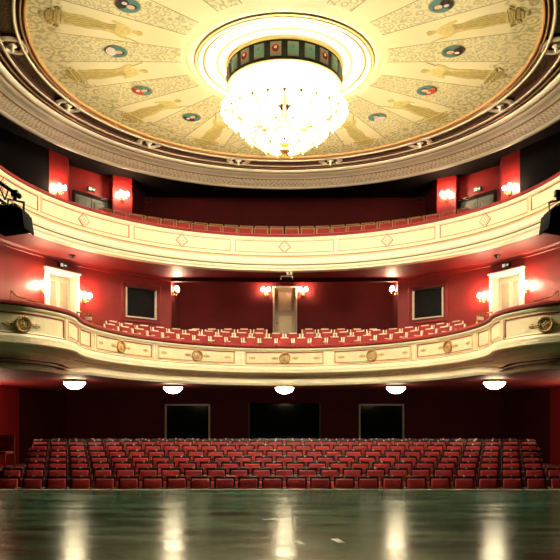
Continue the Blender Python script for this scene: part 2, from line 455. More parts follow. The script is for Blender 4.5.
# stalls wall with three openings in the back
def lx(path, X):
    for i in range(len(path.p)-1):
        a, b = path.p[i], path.p[i+1]
        if a.y > 26 and b.y > 26 and (a.x-X)*(b.x-X) <= 0: return path.c[i]+abs(X-a.x)
XW = [(-4.52, -2.82, -.45, .98), (-1.38, 1.38, -.6, 1.02), (2.82, 4.52, -.45, .98)]
SB = stall_wall.c[2]
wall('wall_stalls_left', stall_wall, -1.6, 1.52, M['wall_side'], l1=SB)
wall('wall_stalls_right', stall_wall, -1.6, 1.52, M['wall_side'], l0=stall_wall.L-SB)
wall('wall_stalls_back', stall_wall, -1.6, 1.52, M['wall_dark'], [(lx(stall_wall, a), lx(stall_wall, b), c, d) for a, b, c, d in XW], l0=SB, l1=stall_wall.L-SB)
def dark_room_window(name, x0, x1, h0, h1, Y, frame, glassm, depth=.5):
    mb = MB(); fw = .05
    root = None
    if frame:
        for (cx, cz, sx, sz) in (((x0+x1)/2, h1-fw/2, x1-x0, fw), ((x0+x1)/2, h0+fw/2, x1-x0, fw), (x0+fw/2, (h0+h1)/2, fw, h1-h0), (x1-fw/2, (h0+h1)/2, fw, h1-h0)):
            mb.box((cx, Y+.01, Z(cz)), (sx, .12, sz), frame)
    else:
        for sx in (x0+.03, x1-.03): mb.box((sx, Y+.1, Z((h0+h1)/2)), (.06, .1, h1-h0), M['black'])
    root = tag(mb.build(name), kind='structure')
    g = MB(); g.box(((x0+x1)/2, Y+.06, Z((h0+h1)/2)), (x1-x0-.06, .01, h1-h0-.06), glassm); g.build('pane', root)
    b = MB(); b.box(((x0+x1)/2, Y+depth, Z((h0+h1)/2)), (x1-x0+.2, .04, h1-h0+.2), M['black']); b.build('back_panel', root)
    return root
M['frame_grey'] = mat('grey_window_frame', (112, 108, 100), .4)
w1 = dark_room_window('window_1', *XW[0], 26.5, M['frame_grey'], M['glassdark'])
w2 = dark_room_window('window_2', *XW[1], 26.5, None, M['glassdark'])
w3 = dark_room_window('window_3', *XW[2], 26.5, M['frame_grey'], M['glassdark'])
# stalls ceiling = underside of the dress circle
def cast(out, c, d):
    """farthest hit of the ray c + t d with the open polyline out"""
    best = None
    for p, q in zip(out, out[1:]):
        ex, ey = q[0]-p[0], q[1]-p[1]; den = d.x*ey-d.y*ex
        if abs(den) < 1e-9: continue
        t = ((p[0]-c.x)*ey-(p[1]-c.y)*ex)/den; u = ((p[0]-c.x)*d.y-(p[1]-c.y)*d.x)/den
        if t > 0 and -1e-6 <= u <= 1+1e-6 and (best is None or t < best): best = t
    return best
def ring_sheet(name, inner, back, h, m, c=(0, 16.0), thick=.08):
    """flat sheet between an inner curve and the wall line behind it"""
    c = Vector(c); mb = MB(); i_ = mb.mi(m); prev = None
    ps = [Vector((p[0], p[1])) for p in inner]
    for p in ps:
        d = (p-c).normalized(); r = (p-c).length; t = cast(back, c, d)
        if t is None or t < r+.02: prev = None; continue
        q = c+d*t; cur = [(p.x, p.y), (q.x, q.y)]
        if prev:
            for z_ in (Z(h), Z(h)+thick):
                f = mb.bm.faces.new([mb.bm.verts.new((x, y, z_)) for x, y in (prev[0], prev[1], cur[1], cur[0])]); f.material_index = i_
        prev = cur
    bmesh.ops.remove_doubles(mb.bm, verts=mb.bm.verts[:], dist=1e-4)
    return tag(mb.build(name), kind='structure')
def annulus(name, front, back, h, m, off=0):
    n = 220
    return ring_sheet(name, [front.pt(front.L*i/n, off, h).xy for i in range(n+1)], back, h, m)
annulus('ceiling', dress_front, [(p.x, p.y) for p in stall_wall.p], 1.46, M['soffit'], -.25)
dress_outline = [(p.x, p.y) for p in dress_wall_left.p]+[(p.x, p.y) for p in dress_wall_right.p]
annulus('ceiling', gal_front, dress_outline, 5.5, M['soffit'], -.25)
# recess ceiling + the beam across its mouth
mb = MB(); mb.box((0, 26.3, Z(5.85)), (8.2, 1.95, .1), M['soffit']); tag(mb.build('ceiling'), kind='structure')
mb = MB(); mb.box((0, 25.36, Z(5.62)), (8.2, .14, .5), M['wall_dark']); tag(mb.build('trim_3'), kind='structure')

# dress circle walls
def hl(px): return dress_wall_left.hit(px)
dl0, dl1 = hl(48.5), hl(74.5); wl0, wl1 = hl(125.5), hl(156)
LL = dress_wall_left.L
DT = 5.0
# each wall is cut for one door and one window
wall('wall_left', dress_wall_left, 1.6, 5.5, M['wall'], [(dl0, dl1, 1.6, DT), (wl0, wl1, 3.93, 5.0)])
RL = dress_wall_right.L
wall('wall_right', dress_wall_right, 1.6, 5.5, M['wall'], [(RL-dl1, RL-dl0, 1.6, DT), (RL-wl1, RL-wl0, 3.93, 5.0)])
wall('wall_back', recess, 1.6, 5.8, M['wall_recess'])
# crown moulding line under the soffit
def moulding(name, path, l0, l1, prof, m):
    mb = MB(); sweep(mb, path, prof, m, l0, l1); return tag(mb.build(name), kind='structure')
for i, (p, nm) in enumerate(((dress_wall_left, 'trim_4'), (dress_wall_right, 'trim_5'))):
    moulding(nm, p, 0, p.L, [(.0, 5.36), (.04, 5.38), (.05, 5.44), (.1, 5.5)], M['wall'])

def local_obj(root, mb, name): return mb.build(name, root)
def panelled_door(name, label, x, y, h, rz, w_, ht, m1, m2, casing, label_kind=True, depth=.22, cw=.17, leaves=1):
    """origin at the foot of the opening, front towards local -Y"""
    t = thing(name, None, None, (x, y, Z(h)), rz); del_ = t
    t['kind'] = 'structure'
    if casing:
        c = MB()
        for s in (-1, 1):
            c.box((s*(w_/2+cw/2), -.02, ht/2), (cw, .1, ht), casing, bevel=.012)
            c.box((s*(w_/2+cw*.35), -.06, ht/2), (cw*.3, .06, ht), casing, bevel=.01)
            c.box((s*(w_/2+.015), depth/2, ht/2), (.03, depth, ht), casing)
        c.box((0, -.02, ht+cw/2), (w_+2*cw, .1, cw), casing, bevel=.012)
        c.box((0, -.06, ht+cw*.8), (w_+2*cw+.06, .12, cw*.35), casing, bevel=.01)
        c.box((0, depth/2, ht+.015), (w_, depth, .03), casing)
        c.build('door_casing', t)
    lw = w_/leaves
    for k in range(leaves):
        cx = -w_/2+lw*(k+.5)
        d = MB(); d.box((cx, depth, ht/2), (lw-.02, .05, ht-.02), m1)
        for (px_, pw) in ((-lw*.23, lw*.3), (lw*.23, lw*.3)) if casing == M['white'] else ((0, lw*.62),):
            for (pz, ph) in ((ht*.25, ht*.36), (ht*.72, ht*.4)) if casing == M['white'] else ((ht*.3, ht*.48), (ht*.78, ht*.3)):
                # raised fielded panel with a moulded frame
                d.box((cx+px_, depth-.03, pz), (pw, .03, ph), m2, bevel=.012)
                for s in (-1, 1):
                    d.box((cx+px_+s*(pw/2+.02), depth-.03, pz), (.02, .03, ph+.06), m1)
                    d.box((cx+px_, depth-.03, pz+s*(ph/2+.02)), (pw+.06, .03, .02), m1)
        o = d.build('door_leaf', t)
        q = MB(); q.cyl((cx-lw*.4, depth-.03, ht*.42), (cx-lw*.4, depth-.09, ht*.42), .012, M['brass']); q.sph((cx-lw*.4, depth-.1, ht*.42), .025, M['brass'], 1)
        q.build('door_handle', o)
    return t
def on(path, l): p = path.pos(l); return p.x, p.y, path.rz(l)
for k, (p, a, b) in enumerate(((dress_wall_left, dl0, dl1), (dress_wall_right, RL-dl1, RL-dl0))):
    pa, pb = p.pos(a), p.pos(b); x, y = (pa+pb)/2
    panelled_door('door_%d' % (k+1), '', x, y, 2.5, p.rz((a+b)/2), (pb-pa).length-.02, 2.45, M['doorleaf'], M['doorpanel'], M['white'])
panelled_door('door_3', '', 0.02, 27.2, 3.15, 0, .8, 2.36, M['greige'], M['greige2'], M['greige'], depth=.02, cw=.07)
# control-room windows in the curved walls
for k, (p, a, b) in enumerate(((dress_wall_left, wl0, wl1), (dress_wall_right, RL-wl1, RL-wl0))):
    pa, pb = p.pos(a), p.pos(b); x, y = (pa+pb)/2; W = (pb-pa).length; H = 1.07
    t = thing('window_%d' % (k+4), None, None, (x, y, Z(3.93)), p.rz((a+b)/2)); t['kind'] = 'structure'
    f = MB(); fw = .045
    for s in (-1, 1): f.box((s*(W/2-fw/2), .0, H/2), (fw, .1, H), M['white2'])
    f.box((0, 0, fw/2), (W, .12, fw), M['white2']); f.box((0, 0, H-fw/2), (W, .1, fw), M['frame_dark'])
    f.build('window_frame', t)
    g = MB(); g.box((0, .04, H/2), (W-.06, .01, H-.06), M['reflect']); g.build('pane', t)
    # moulded panel surround on the wall
    q = MB()
    for s in (-1, 1):
        q.box((s*(W/2+.13), -.03, H/2), (.05, .05, H+.3), M['wall'], bevel=.01)
        q.box((0, -.03, H/2+s*(H/2+.13)), (W+.3, .05, .05), M['wall'], bevel=.01)
    q.build('window_surround', t)

# gallery walls + ceiling
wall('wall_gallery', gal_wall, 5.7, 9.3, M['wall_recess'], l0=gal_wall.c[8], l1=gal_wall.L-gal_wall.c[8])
wall('wall_gallery_left', gal_wall, 5.7, 9.3, M['wall'], l0=gal_wall.c[3], l1=gal_wall.c[8])
wall('wall_gallery_right', gal_wall, 5.7, 9.3, M['wall'], l0=gal_wall.L-gal_wall.c[8], l1=gal_wall.L-gal_wall.c[3])
wall('wall_gallery_left', gal_wall, 5.7, 9.3, M['blackceil'], l1=gal_wall.c[3])  # outer wall lies in darkness, painted in as black
wall('wall_gallery_right', gal_wall, 5.7, 9.3, M['blackceil'], l0=gal_wall.L-gal_wall.c[3])  # same painted-in darkness on the right
mb = MB()
out = [(p.x, p.y) for p in gal_wall.p]
cir = [(8.0*math.sin(a), 17+8.0*math.cos(a)) for a in [(-PI*.62)+i*(PI*1.24)/60 for i in range(61)]]
mb.bm.free()
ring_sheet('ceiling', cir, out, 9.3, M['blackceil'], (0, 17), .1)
# gallery double doors in their recess
for s in (-1, 1):
    a = Vector((-7.55, 24.55)); b = Vector((-6.4, 25.85)); c = (a+b)/2; d = (b-a).normalized(); n = Vector((d.y, -d.x))
    x = s*-1*(c.x+n.x*.05); y = c.y+n.y*.05
    nn = Vector((n.x*-s, n.y)); rz = math.atan2(nn.y, nn.x)+PI/2
    panelled_door('door_%d' % (5 if s > 0 else 4), '', x, y, 6.2, rz, 1.36, 2.15, M['greydoor'], M['greydoor'], M['frame_dark'], depth=.02, cw=.08, leaves=2)

# ------------------------------------------------------------ great round ceiling
CC = (0, 17.0)
mb = MB(); mb.lathe([(1.9, Z(8.84)), (2.3, Z(8.85)), (2.36, Z(8.93)), (4.2, Z(8.94)), (5.9, Z(8.94))], (0, 17, 0), M['ceil'], 104)
CE = tag(mb.build('ceiling'), kind='structure')
CE.data.transform(Matrix())      # object coordinates = world coordinates
mb = MB()
M['rim'] = mat('dull_gold_rim', (196, 150, 92), .45, metal=.25)
g, k, c, c2, br = M['rim'], M['brown'], M['cream'], M['cream2'], M['tan']
prof = [(5.88, 8.95, g), (5.9, 8.89, g), (5.95, 8.88, k), (5.97, 8.94, k), (5.99, 8.94, g), (6.0, 8.88, g), (6.03, 8.88, k), (6.05, 9.0, k),
        (6.1, 9.0, c2), (6.11, 8.88, c2), (6.17, 8.87, c2), (6.18, 8.9, k), (6.2, 8.99, M['covepanel']), (6.52, 8.99, k), (6.54, 8.88, c2), (6.62, 8.86, c2),
        (6.63, 8.95, k), (6.7, 8.95, k), (6.71, 8.86, br), (6.76, 8.85, k), (6.77, 8.92, k), (6.82, 8.92, k), (6.83, 8.85, c), (6.98, 8.8, c), (7.0, 8.81, br), (7.03, 8.8, br), (7.05, 8.8, c), (7.18, 8.76, c2), (7.2, 8.77, c), (7.36, 8.72, br), (7.4, 8.72, br), (7.43, 8.72, M['leaf']), (7.78, 8.62, br),
        (7.8, 8.62, c), (7.82, 8.61, c), (7.9, 8.58, c), (7.98, 8.58, M['black']), (8.0, 8.62, M['black']), (8.01, 9.3, M['black'])]
mb.lathe([(r, Z(h), m) for r, h, m in prof], (0, 17, 0), c, 130)
mb.lathe([(8.12, Z(8.72)), (9.0, Z(9.25))], (0, 17, 0), M['blackceil'], 90) if 0 else None
tag(mb.build('trim_6'), kind='structure')
# ring mouldings round the chandelier opening
mb = MB()
for (r0, m_, t_) in ((2.14, M['goldpale'], .035), (2.05, M['cream'], .06), (1.95, M['gold'], .03), (1.62, M['goldpale'], .03), (1.48, M['gold'], .02)):
    mb.torus((0, 17, Z(8.84)), r0, t_, m_, seg=72, sub=8)
mb.lathe([(1.0, Z(8.8)), (1.5, Z(8.8)), (1.6, Z(8.83)), (1.92, Z(8.83))], (0, 17, 0), M['cream'], 72)
tag(mb.build('trim_7'), kind='structure')

# painted portraits on the ceiling (one part each), painted figures between them
def flat_oval(mb, cx, cy, a, b, m, z, n=28, thick=.006):
    mb.poly([(cx+a*math.cos(2*PI*i/n), cy+b*math.sin(2*PI*i/n), z) for i in range(n)], m, thick, (0, 0, -1))
def medallion_mesh(kind):
    mb = MB()
    flat_oval(mb, 0, 0, .27, .27, M['tan'], 0); flat_oval(mb, 0, 0, .25, .25, M['teal'], -.006)
    s = 1 if kind else -1
    coat = [M['black'], M['coat_w'], M['coat_r'], M['hair']][kind % 4]
    pts = [(-.2, -.13), (-.12, -.21), (0, -.245), (.12, -.21), (.2, -.13), (.13, -.04), (.05, .0), (-.05, .0), (-.13, -.04)]
    mb.poly([(x, y, -.012) for x, y in pts], coat, .006)
    flat_oval(mb, 0, .06, .07, .09, M['skin'], -.018, 16); flat_oval(mb, -.02*s, .1, .085, .085, M['hair'], -.013, 16)
    flat_oval(mb, .05, -.1, .05, .06, M['coat_w'], -.018, 10)
    return mb
meds = []
for kind in range(4):
    o = medallion_mesh(kind).build('portrait_medallion', CE); meds.append(o)
for i in range(13):
    a = STEP*(i+.5); o = meds[i] if i < 4 else meds[i % 4].copy()
    if i >= 4: COL.objects.link(o); o.parent = CE
    x, y = 4.0*math.sin(a), 17+4.0*math.cos(a)
    o.location = (x, y, Z(8.937)); o.rotation_euler = (0, 0, -a+PI)
def figure_mesh():
    mb = MB(); m = M['figure']
    # draped standing woman, feet outwards (local -y), head at +y, on a scrolled bracket
    body = [(-.24, -.95), (-.2, -.72), (-.22, -.4), (-.17, -.1), (-.2, .15), (-.3, .3), (-.36, .5), (-.3, .52), (-.2, .42), (-.13, .5), (-.06, .56),
            (.06, .56), (.15, .48), (.22, .34), (.3, .12), (.26, .08), (.17, .2), (.13, .05), (.2, -.2), (.25, -.5), (.22, -.8), (.27, -.95)]
    mb.poly([(x, y, 0) for x, y in body], m, .006)
    flat_oval(mb, 0, .67, .075, .1, m, 0, 14)
    flat_oval(mb, 0, .72, .09, .08, M['figure2'], -.004, 12)
    for x0, x1 in ((-.14, -.08), (-.05, .03), (.06, .1), (.14, .19)):   # folds of the robe
        mb.poly([(x0, -.9, -.007), (x0+.025, -.9, -.007), (x1*.55+.02, .2, -.007), (x1*.55, .2, -.007)], M['figure2'], .004)
    mb.poly([(-.3, .5, -.007), (-.42, .78, -.007), (-.39, .8, -.007), (-.27, .52, -.007)], M['figure2'], .004)
    for y0, w_ in ((-.98, .34), (-1.05, .26), (-1.14, .3), (-1.22, .18), (-1.34, .1)):
        mb.poly([(-w_, y0, -.003), (w_, y0, -.003), (w_*.8, y0-.06, -.003), (-w_*.8, y0-.06, -.003)], M['figure2'], .005)
    for s in (-1, 1):
        for q in range(2):
            cx = s*(.34-.1*q); cy = -1.05-.14*q
            pts = [(cx+.07*math.cos(t)*(1-t/9), cy+.07*math.sin(t)*(1-t/9), -.004) for t in [j*.5 for j in range(13)]]
            mb.tube(pts, .012, M['figure2'], 4)
    return mb
fig = figure_mesh().build('painted_figure', CE)
for i in range(13):
    a = STEP*i; o = fig if i == 0 else fig.copy()
    if i: COL.objects.link(o); o.parent = CE
    R_ = 4.22
    o.location = (R_*math.sin(a), 17+R_*math.cos(a), Z(8.937)); o.rotation_euler = (0, 0, -a+PI); o.scale = (1 if i % 2 else -1, 1, 1)

# rosettes with hanging knobs round the ceiling rim
rz_b = MB()
rz_b.lathe([(.2, .24, M['brown']), (.22, .04, c2), (.26, .0, c2), (.34, 0, c2), (.37, .03, c2), (.4, .03, k), (.4, .24, k)], (0, 0, 0), c2, 28)
rz_b.lathe([(0, .2), (.3, .22)], (0, 0, 0), M['brown'], 20)
t0 = thing('ceiling_rosette', 'x', 'ceiling rosette', (0, 0, 0), 0, 'rosettes round the rim of the painted ceiling')
rz_b.build('rosette_ring', t0)
kb = MB(); kb.lathe([(.0, .2), (.1, .19), (.13, .15), (.12, .11), (.06, .1), (.05, .07), (.1, .05), (.1, .02), (.05, .0), (.035, -.03), (.045, -.06), (.0, -.15)], (0, 0, 0), M['cream'], 18)
kb.build('knob', t0)
register(t0)
RL_LAB = ['far, just %s of the chandelier finial', 'far %s, second from the centre', 'middle %s, third from the centre', '%s frame edge, fourth from the centre']
ros = []
for s in (-1, 1):
    for q in range(4): ros.append((s, q))
for i, (s, q) in enumerate(ros):
    a = s*STEP*(q+.5); R_ = 6.35
    o = t0 if i == 0 else copy_tree(t0)
    o.location = (R_*math.sin(a), 17+R_*math.cos(a), Z(8.88))
    o['label'] = 'carved cream ceiling rosette with hanging knob, '+(RL_LAB[q] % SIDE[s])

# ------------------------------------------------------------ chandelier
ch = thing('chandelier', 'huge glowing chandelier of white globes hanging from the centre of the painted ceiling', 'chandelier', (0, 17, Z(8.8)))
H = lambda h: h-8.8
d = MB(); d.lathe([(1.37, H(8.79), M['goldlight']), (1.41, H(8.76), M['goldlight']), (1.38, H(8.73), M['tealdark']), (1.36, H(8.3), M['goldlight']), (1.4, H(8.28), M['goldlight']), (1.36, H(8.24), M['goldlight']), (1.3, H(8.24), M['goldlight'])], (0, 0, 0), M['tealdark'], 72)
drum = d.build('drum', ch)
tiles = []
for kind in range(2):
    q = MB(); q.box((0, 0, 0), (.25, .02, .32), M['frame_grey']); q.box((0, -.008, 0), (.22, .02, .29), M['tile'])
    q.lathe([(.0, 0), (.08, 0), (.095, .008), (.105, 0)], (0, -.03, 0), M['coat_r'] if kind else M['teal'], 18, Matrix.Rotation(PI/2, 4, 'X'))
    q.lathe([(0, 0.0), (.08, 0.0)], (0, -.034, 0), M['hair'] if kind else M['teal'], 14, Matrix.Rotation(PI/2, 4, 'X'))
    q.lathe([(0, 0.0), (.035, 0.0)], (0, -.04, .02), M['skin'] if kind else M['greydoor'], 10, Matrix.Rotation(PI/2, 4, 'X'))
    tiles.append(q.build('portrait_tile', drum))
NT = 22
for i in range(NT):
    a = 2*PI*(i+.5)/NT; kind = 1 if i in (2, 21, 19, 5, 8, 11, 14, 17) else 0
    o = tiles[kind] if not tiles[kind].get('u') else tiles[kind].copy()
    if tiles[kind].get('u'): COL.objects.link(o); o.parent = drum; del o['u']
    else: tiles[kind]['u'] = 1
    o.location = (1.375*math.sin(a), -1.375*math.cos(a), H(8.52)); o.rotation_euler = (0, 0, a)
for t_ in tiles:
    if 'u' in t_: del t_['u']
q = MB(); q.lathe([(1.33, H(8.24)), (1.34, H(8.05)), (1.28, H(7.9)), (1.18, H(7.86)), (1.16, H(7.86), M['underside']), (.7, H(7.84), M['underside']), (.2, H(7.84), M['underside'])], (0, 0, 0), M['skirt'], 72); q.build('glass_skirt', ch)
q = MB()
q.torus((0, 0, H(7.72)), 1.33, .035, M['goldlight'], seg=72); q.torus((0, 0, H(7.62)), 1.2, .02, M['goldlight'], seg=60)
q.torus((0, 0, H(7.2)), .85, .025, M['goldlight'], seg=48); q.torus((0, 0, H(6.95)), .45, .025, M['goldlight'], seg=36)
q.build('gilt_ring', ch)
gl = MB(); gl.sph((0, 0, 0), .125, M['globe'], 1)
gl.bm.verts.ensure_lookup_table()
g0 = gl.build('globe', ch)
cp = MB(); cp.lathe([(.0, -.19), (.03, -.17), (.06, -.13), (.06, -.11), (.05, -.1), (0, -.12)], (0, 0, 0), M['goldlight'], 12); cp.sph((0, 0, -.2), .016, M['goldlight'], 1)
cap0 = cp.build('globe_cup', g0)
first = True
glow = g0.data.copy(); glow.materials[0] = M['globe_low']
for (n, r_, h, off, sc_) in ((24, 1.42, 7.72, 0, 1), (16, .98, 7.28, .5, .9), (9, .52, 6.98, 0, .9), (5, .22, 7.1, .5, .7)):
    for i in range(n):
        a = 2*PI*(i+off)/n
        if first: o = g0; first = False
        else:
            o = g0.copy(); COL.objects.link(o); o.parent = ch
            c_ = cap0.copy(); COL.objects.link(c_); c_.parent = o
        if n < 24: o.data = glow
        o.location = (r_*math.sin(a), -r_*math.cos(a), H(h)); o.scale = (sc_,)*3
# scrolling arms between the rings
arm = MB()
def arc_pts(r0, h0, r1, h1, bulge, n=10):
    out = []
    for i in range(n+1):
        t = i/n; out.append((r0+(r1-r0)*t, 0, h0+(h1-h0)*t-bulge*math.sin(PI*t)))
    return out
arm.tube(arc_pts(.12, H(7.35), 1.36, H(7.66), .42, 14), .018, M['gold'])
arm.tube(arc_pts(.1, H(6.95), .93, H(7.2), .22, 10), .016, M['gold'])
arm.tube([(.9+.16*math.cos(t)*(1-t/8), 0, H(7.42)+.16*math.sin(t)*(1-t/8)) for t in [j*.5 for j in range(13)]], .014, M['gold'])
arm.tube([(.55+.12*math.cos(-t)*(1-t/8), 0, H(7.2)+.12*math.sin(-t)*(1-t/8)) for t in [j*.5 for j in range(13)]], .012, M['gold'])
for t in range(5): arm.sph((.3+.2*t, 0, H(7.0)+.07*t), .022, M['crystal'], 1)
a0 = arm.build('scroll_arm', ch)
for i in range(1, 12):
    o = a0.copy(); COL.objects.link(o); o.parent = ch; o.rotation_euler = (0, 0, 2*PI*i/12)
st = MB(); st.lathe([(.0, H(8.3)), (.05, H(8.2)), (.04, H(7.7)), (.12, H(7.6)), (.16, H(7.45)), (.1, H(7.3)), (.04, H(7.2)), (.05, H(7.05)), (.16, H(6.98)), (.1, H(6.86)), (.05, H(6.84)),
                     (.13, H(6.8)), (.15, H(6.76)), (.06, H(6.72)), (.03, H(6.68)), (.04, H(6.65)), (0, H(6.6))], (0, 0, 0), M['gold'], 20)
st.build('stem_and_finial', ch)

# ------------------------------------------------------------ balconies
def blend(l):
    y = dress_front.pos(l).y; t = max(0, min(1, (18.6-y)/2.2)); return t*t*(3-2*t)
V = M['velvet']; C1 = M['cream']
dprof = [(-.16, 2.55, V), (-.16, 2.73, V), (.06, 2.75, V), (.11, 2.72, V), (.11, 2.67, V), (.07, 2.645, k),
         (.05, 2.63, C1), (.07, 2.6, C1), (.05, 2.565, C1), (.0, 2.55, C1), (.0, 2.1, C1), (.035, 2.07, br), (.035, 2.045, C1), (.05, 2.03, C1), (.07, 1.99, C1), (.07, 1.93, br), (.08, 1.92, C1), (.08, 1.85, C1), (.04, 1.81, C1),
         (-.08, 1.8, C1), (-.17, 1.77, C1), (-.2, 1.72, C1), (-.16, 1.69, C1), (-.13, 1.66, C1), (-.12, 1.52, C1), (-.15, 1.45, k), (-.26, 1.44, k)]
dside = [p for p in dprof[:-8]]+[(-.1, 1.78), (-.28, 1.7), (-.4, 1.58), (-.44, 1.44), (-.4, 1.42), (-.38, 1.36), (-.41, 1.33), (-.5, 1.33)]
dside = [(a[0], a[1]) for a in dside]
bal = thing('dress_circle_balcony', 'lower curved cream balcony front with red velvet rail and round wreath medallions', 'balcony', (0, 22.6, Z(1.4)))
def rel(o, root):
    o.data.transform(Matrix.Translation(-Vector(root.location))); return o
def hand(o, root): o.parent = root; rel(o, root); return o
mb = MB(); sweep(mb, dress_front, dprof, C1, step=.16, proff=dside, w=blend); hand(mb.build('parapet'), bal)
mb = MB(); sweep(mb, gal_front, [(-.16, 6.5, V), (-.16, 6.69, V), (.06, 6.71, V), (.11, 6.68, V), (.1, 6.63, V), (.05, 6.61, C1), (.06, 6.57, C1), (.04, 6.53, C1), (0, 6.52, C1), (0, 6.06, C1), (.03, 6.04, C1), (.03, 6.0, C1),
        (.07, 5.98, br), (.08, 5.93, C1), (.04, 5.89, C1), (.05, 5.74, C1), (.02, 5.68, M['grey']), (.0, 5.65, C1), (-.01, 5.58, C1), (-.05, 5.54, C1), (-.05, 5.49, C1), (-.26, 5.47, C1)], C1, step=.2)
gb = thing('gallery_balcony', 'upper curved cream balcony front with red rail and diamond ornaments', 'balcony', (0, 24.05, Z(5.5)))
hand(mb.build('parapet'), gb)

def linebox(mb, path, l0, l1, h, m, off=.005, hh=.012, dp=.012):
    sweep(mb, path, [(off, h-hh), (off+dp, h-hh), (off+dp, h+hh), (off, h+hh)], m, l0, l1, step=.15)
def vertbox(mb, path, l, h0, h1, m, off=.005, ww=.012, dp=.012):
    a, b = path.pt(l-ww, off+dp, h0), path.pt(l+ww, off+dp, h0)
    a1, b1 = path.pt(l-ww, off+dp, h1), path.pt(l+ww, off+dp, h1)
    a0, b0 = path.pt(l-ww, off-.01, h0), path.pt(l+ww, off-.01, h0); a2, b2 = path.pt(l-ww, off-.01, h1), path.pt(l+ww, off-.01, h1)
    vs = [mb.bm.verts.new(v) for v in (a, b, b1, a1, a0, b0, b2, a2)]; i_ = mb.mi(m)
    for f in ((0, 1, 2, 3), (0, 4, 7, 3), (1, 5, 6, 2), (0, 1, 5, 4), (3, 2, 6, 7)): mb.bm.faces.new([vs[i] for i in f]).material_index = i_
def panel(path, root, l0, l1, h0, h1, m_line, fill=None, deco=None, line=.009):
    mb = MB()
    for h in (h0, h1): linebox(mb, path, l0, l1, h, m_line, hh=line)
    for l in (l0, l1): vertbox(mb, path, l, h0, h1, m_line, ww=line)
    e = .035
    for h, s in ((h0, -1), (h1, 1)): linebox(mb, path, l0-e, l1+e, h+s*e, M['cream2'], hh=.012, dp=.025)
    for l, s in ((l0, -1), (l1, 1)): vertbox(mb, path, l+s*e, h0-e, h1+e, M['cream2'], ww=.012, dp=.025)
    if fill:
        sweep(mb, path, [(.004, h0+line), (.004, h1-line)], fill, l0+line, l1-line, step=.15)
    o = mb.build('front_panel'); hand(o, root); return o
def frame_at(path, l, h):
    p = path.pt(l, 0, h); return Matrix.Translation(p) @ Matrix.Rotation(path.rz(l), 4, 'Z')
def wreath(path, root, l, h, r=.17):
    mb = MB(); rot = Matrix.Rotation(PI/2, 4, 'X')
    mb.torus((0, -.03, 0), r, .028, M['wreath'], rot, 26, 8)
    for i in range(18):
        a = 2*PI*i/18; mb.sph((r*math.cos(a), -.05, r*math.sin(a)), .028, M['wreath'], 0, (1, .7, 1))
    mb.lathe([(0, .0), (r*.8, .0), (r*.85, -.02)], (0, -.02, 0), M['cream2'], 20, rot)
    mb.torus((0, -.025, 0), r*.62, .01, M['tan'], rot, 20, 6)
    for i in range(5):
        a = 2*PI*i/5+.3; mb.sph((.05*math.cos(a), -.03, .05*math.sin(a)), .03, M['tan2'], 0, (1, .5, 1))
    mb.sph((0, -.035, 0), .028, M['tan2'], 0)
    mb.xf(frame_at(path, l, h)); hand(mb.build('medallion'), root)
def fleur(path, root, l, h, s):
    mb = MB()
    for k_, (dx, dz, sx, sz) in enumerate(((0, 0, .09, .02), (.02, .035, .05, .014), (.02, -.035, .05, .014), (.09, 0, .03, .03), (-.07, .0, .025, .045))):
        mb.sph((s*dx, -.012, dz), 1, M['tan2'], 0, (sx, .008, sz))
    mb.xf(frame_at(path, l, h)); hand(mb.build('leaf_ornament'), root)
M['wreath'] = mat('bronze_wreath', (196, 156, 92), .5, noise=.2, nscale=40)
M['tan2'] = mat('pale_tan_ornament', (206, 178, 120), .6)
DP = [(246, 323), (335, 410.5), (418, 472), (479, 489), (491.5, 500.5)]
def both(seg):
    a, b = seg
    yield (a, b)
    if a > CX: yield (2*CX-b, 2*CX-a)
for seg in DP:
    for a, b in both(seg):
        l0, l1 = dress_front.hit(a), dress_front.hit(b)
        panel(dress_front, bal, l0, l1, 2.15, 2.5, M['line_red'], M['cream2'])
        if l1-l0 > 1.1:
            lm = dress_front.hit({246: 285, 335: 372, 418: 448.5}.get(seg[0], 0) if a >= 246 else {335: 197, 418: 120.5}.get(seg[0], 0))
            wreath(dress_front, bal, lm, 2.325, .16)
            wl = l1-l0
            if wl > 1.5:
                for s in (-1, 1):
                    fleur(dress_front, bal, lm+s*.32, 2.325, s)
                    fleur(dress_front, bal, (l1-.2 if s > 0 else l0+.2), 2.325, -s)
# big side panels, partly outside the frame
for s in (-1, 1):
    la = dress_front.hit(CX+s*221.5); lb = dress_front.hit(CX+s*330)
    l0, l1 = min(la, lb), max(la, lb)
    if l1-l0 < .5: continue
    lm = dress_front.hit(CX+s*261.5)
    lend = 2*lm-la
    l0, l1 = min(la, lend), max(la, lend)
    panel(dress_front, bal, l0, l1, 2.02, 2.48, M['line_red'], M['cream2']); wreath(dress_front, bal, lm, 2.25, .155)
    for q in (-1, 1): fleur(dress_front, bal, lm+q*.3, 2.25, q)
    # corner pilaster strips
    mb = MB()
    for e in (.07, .13): vertbox(mb, dress_front, la+(e if la > lm else -e), 1.95, 2.54, M['cream'], ww=.018, dp=.04)
    hand(mb.build('pilaster_strip'), bal)
# pilaster strips between panels
for pxx in (329, 414.5, 475.5):
    for x_ in (pxx, 2*CX-pxx):
        mb = MB(); l = dress_front.hit(x_)
        for e in (-.05, .05): vertbox(mb, dress_front, l+e, 2.08, 2.55, M['cream'], ww=.02, dp=.03)
        hand(mb.build('pilaster_strip'), bal)
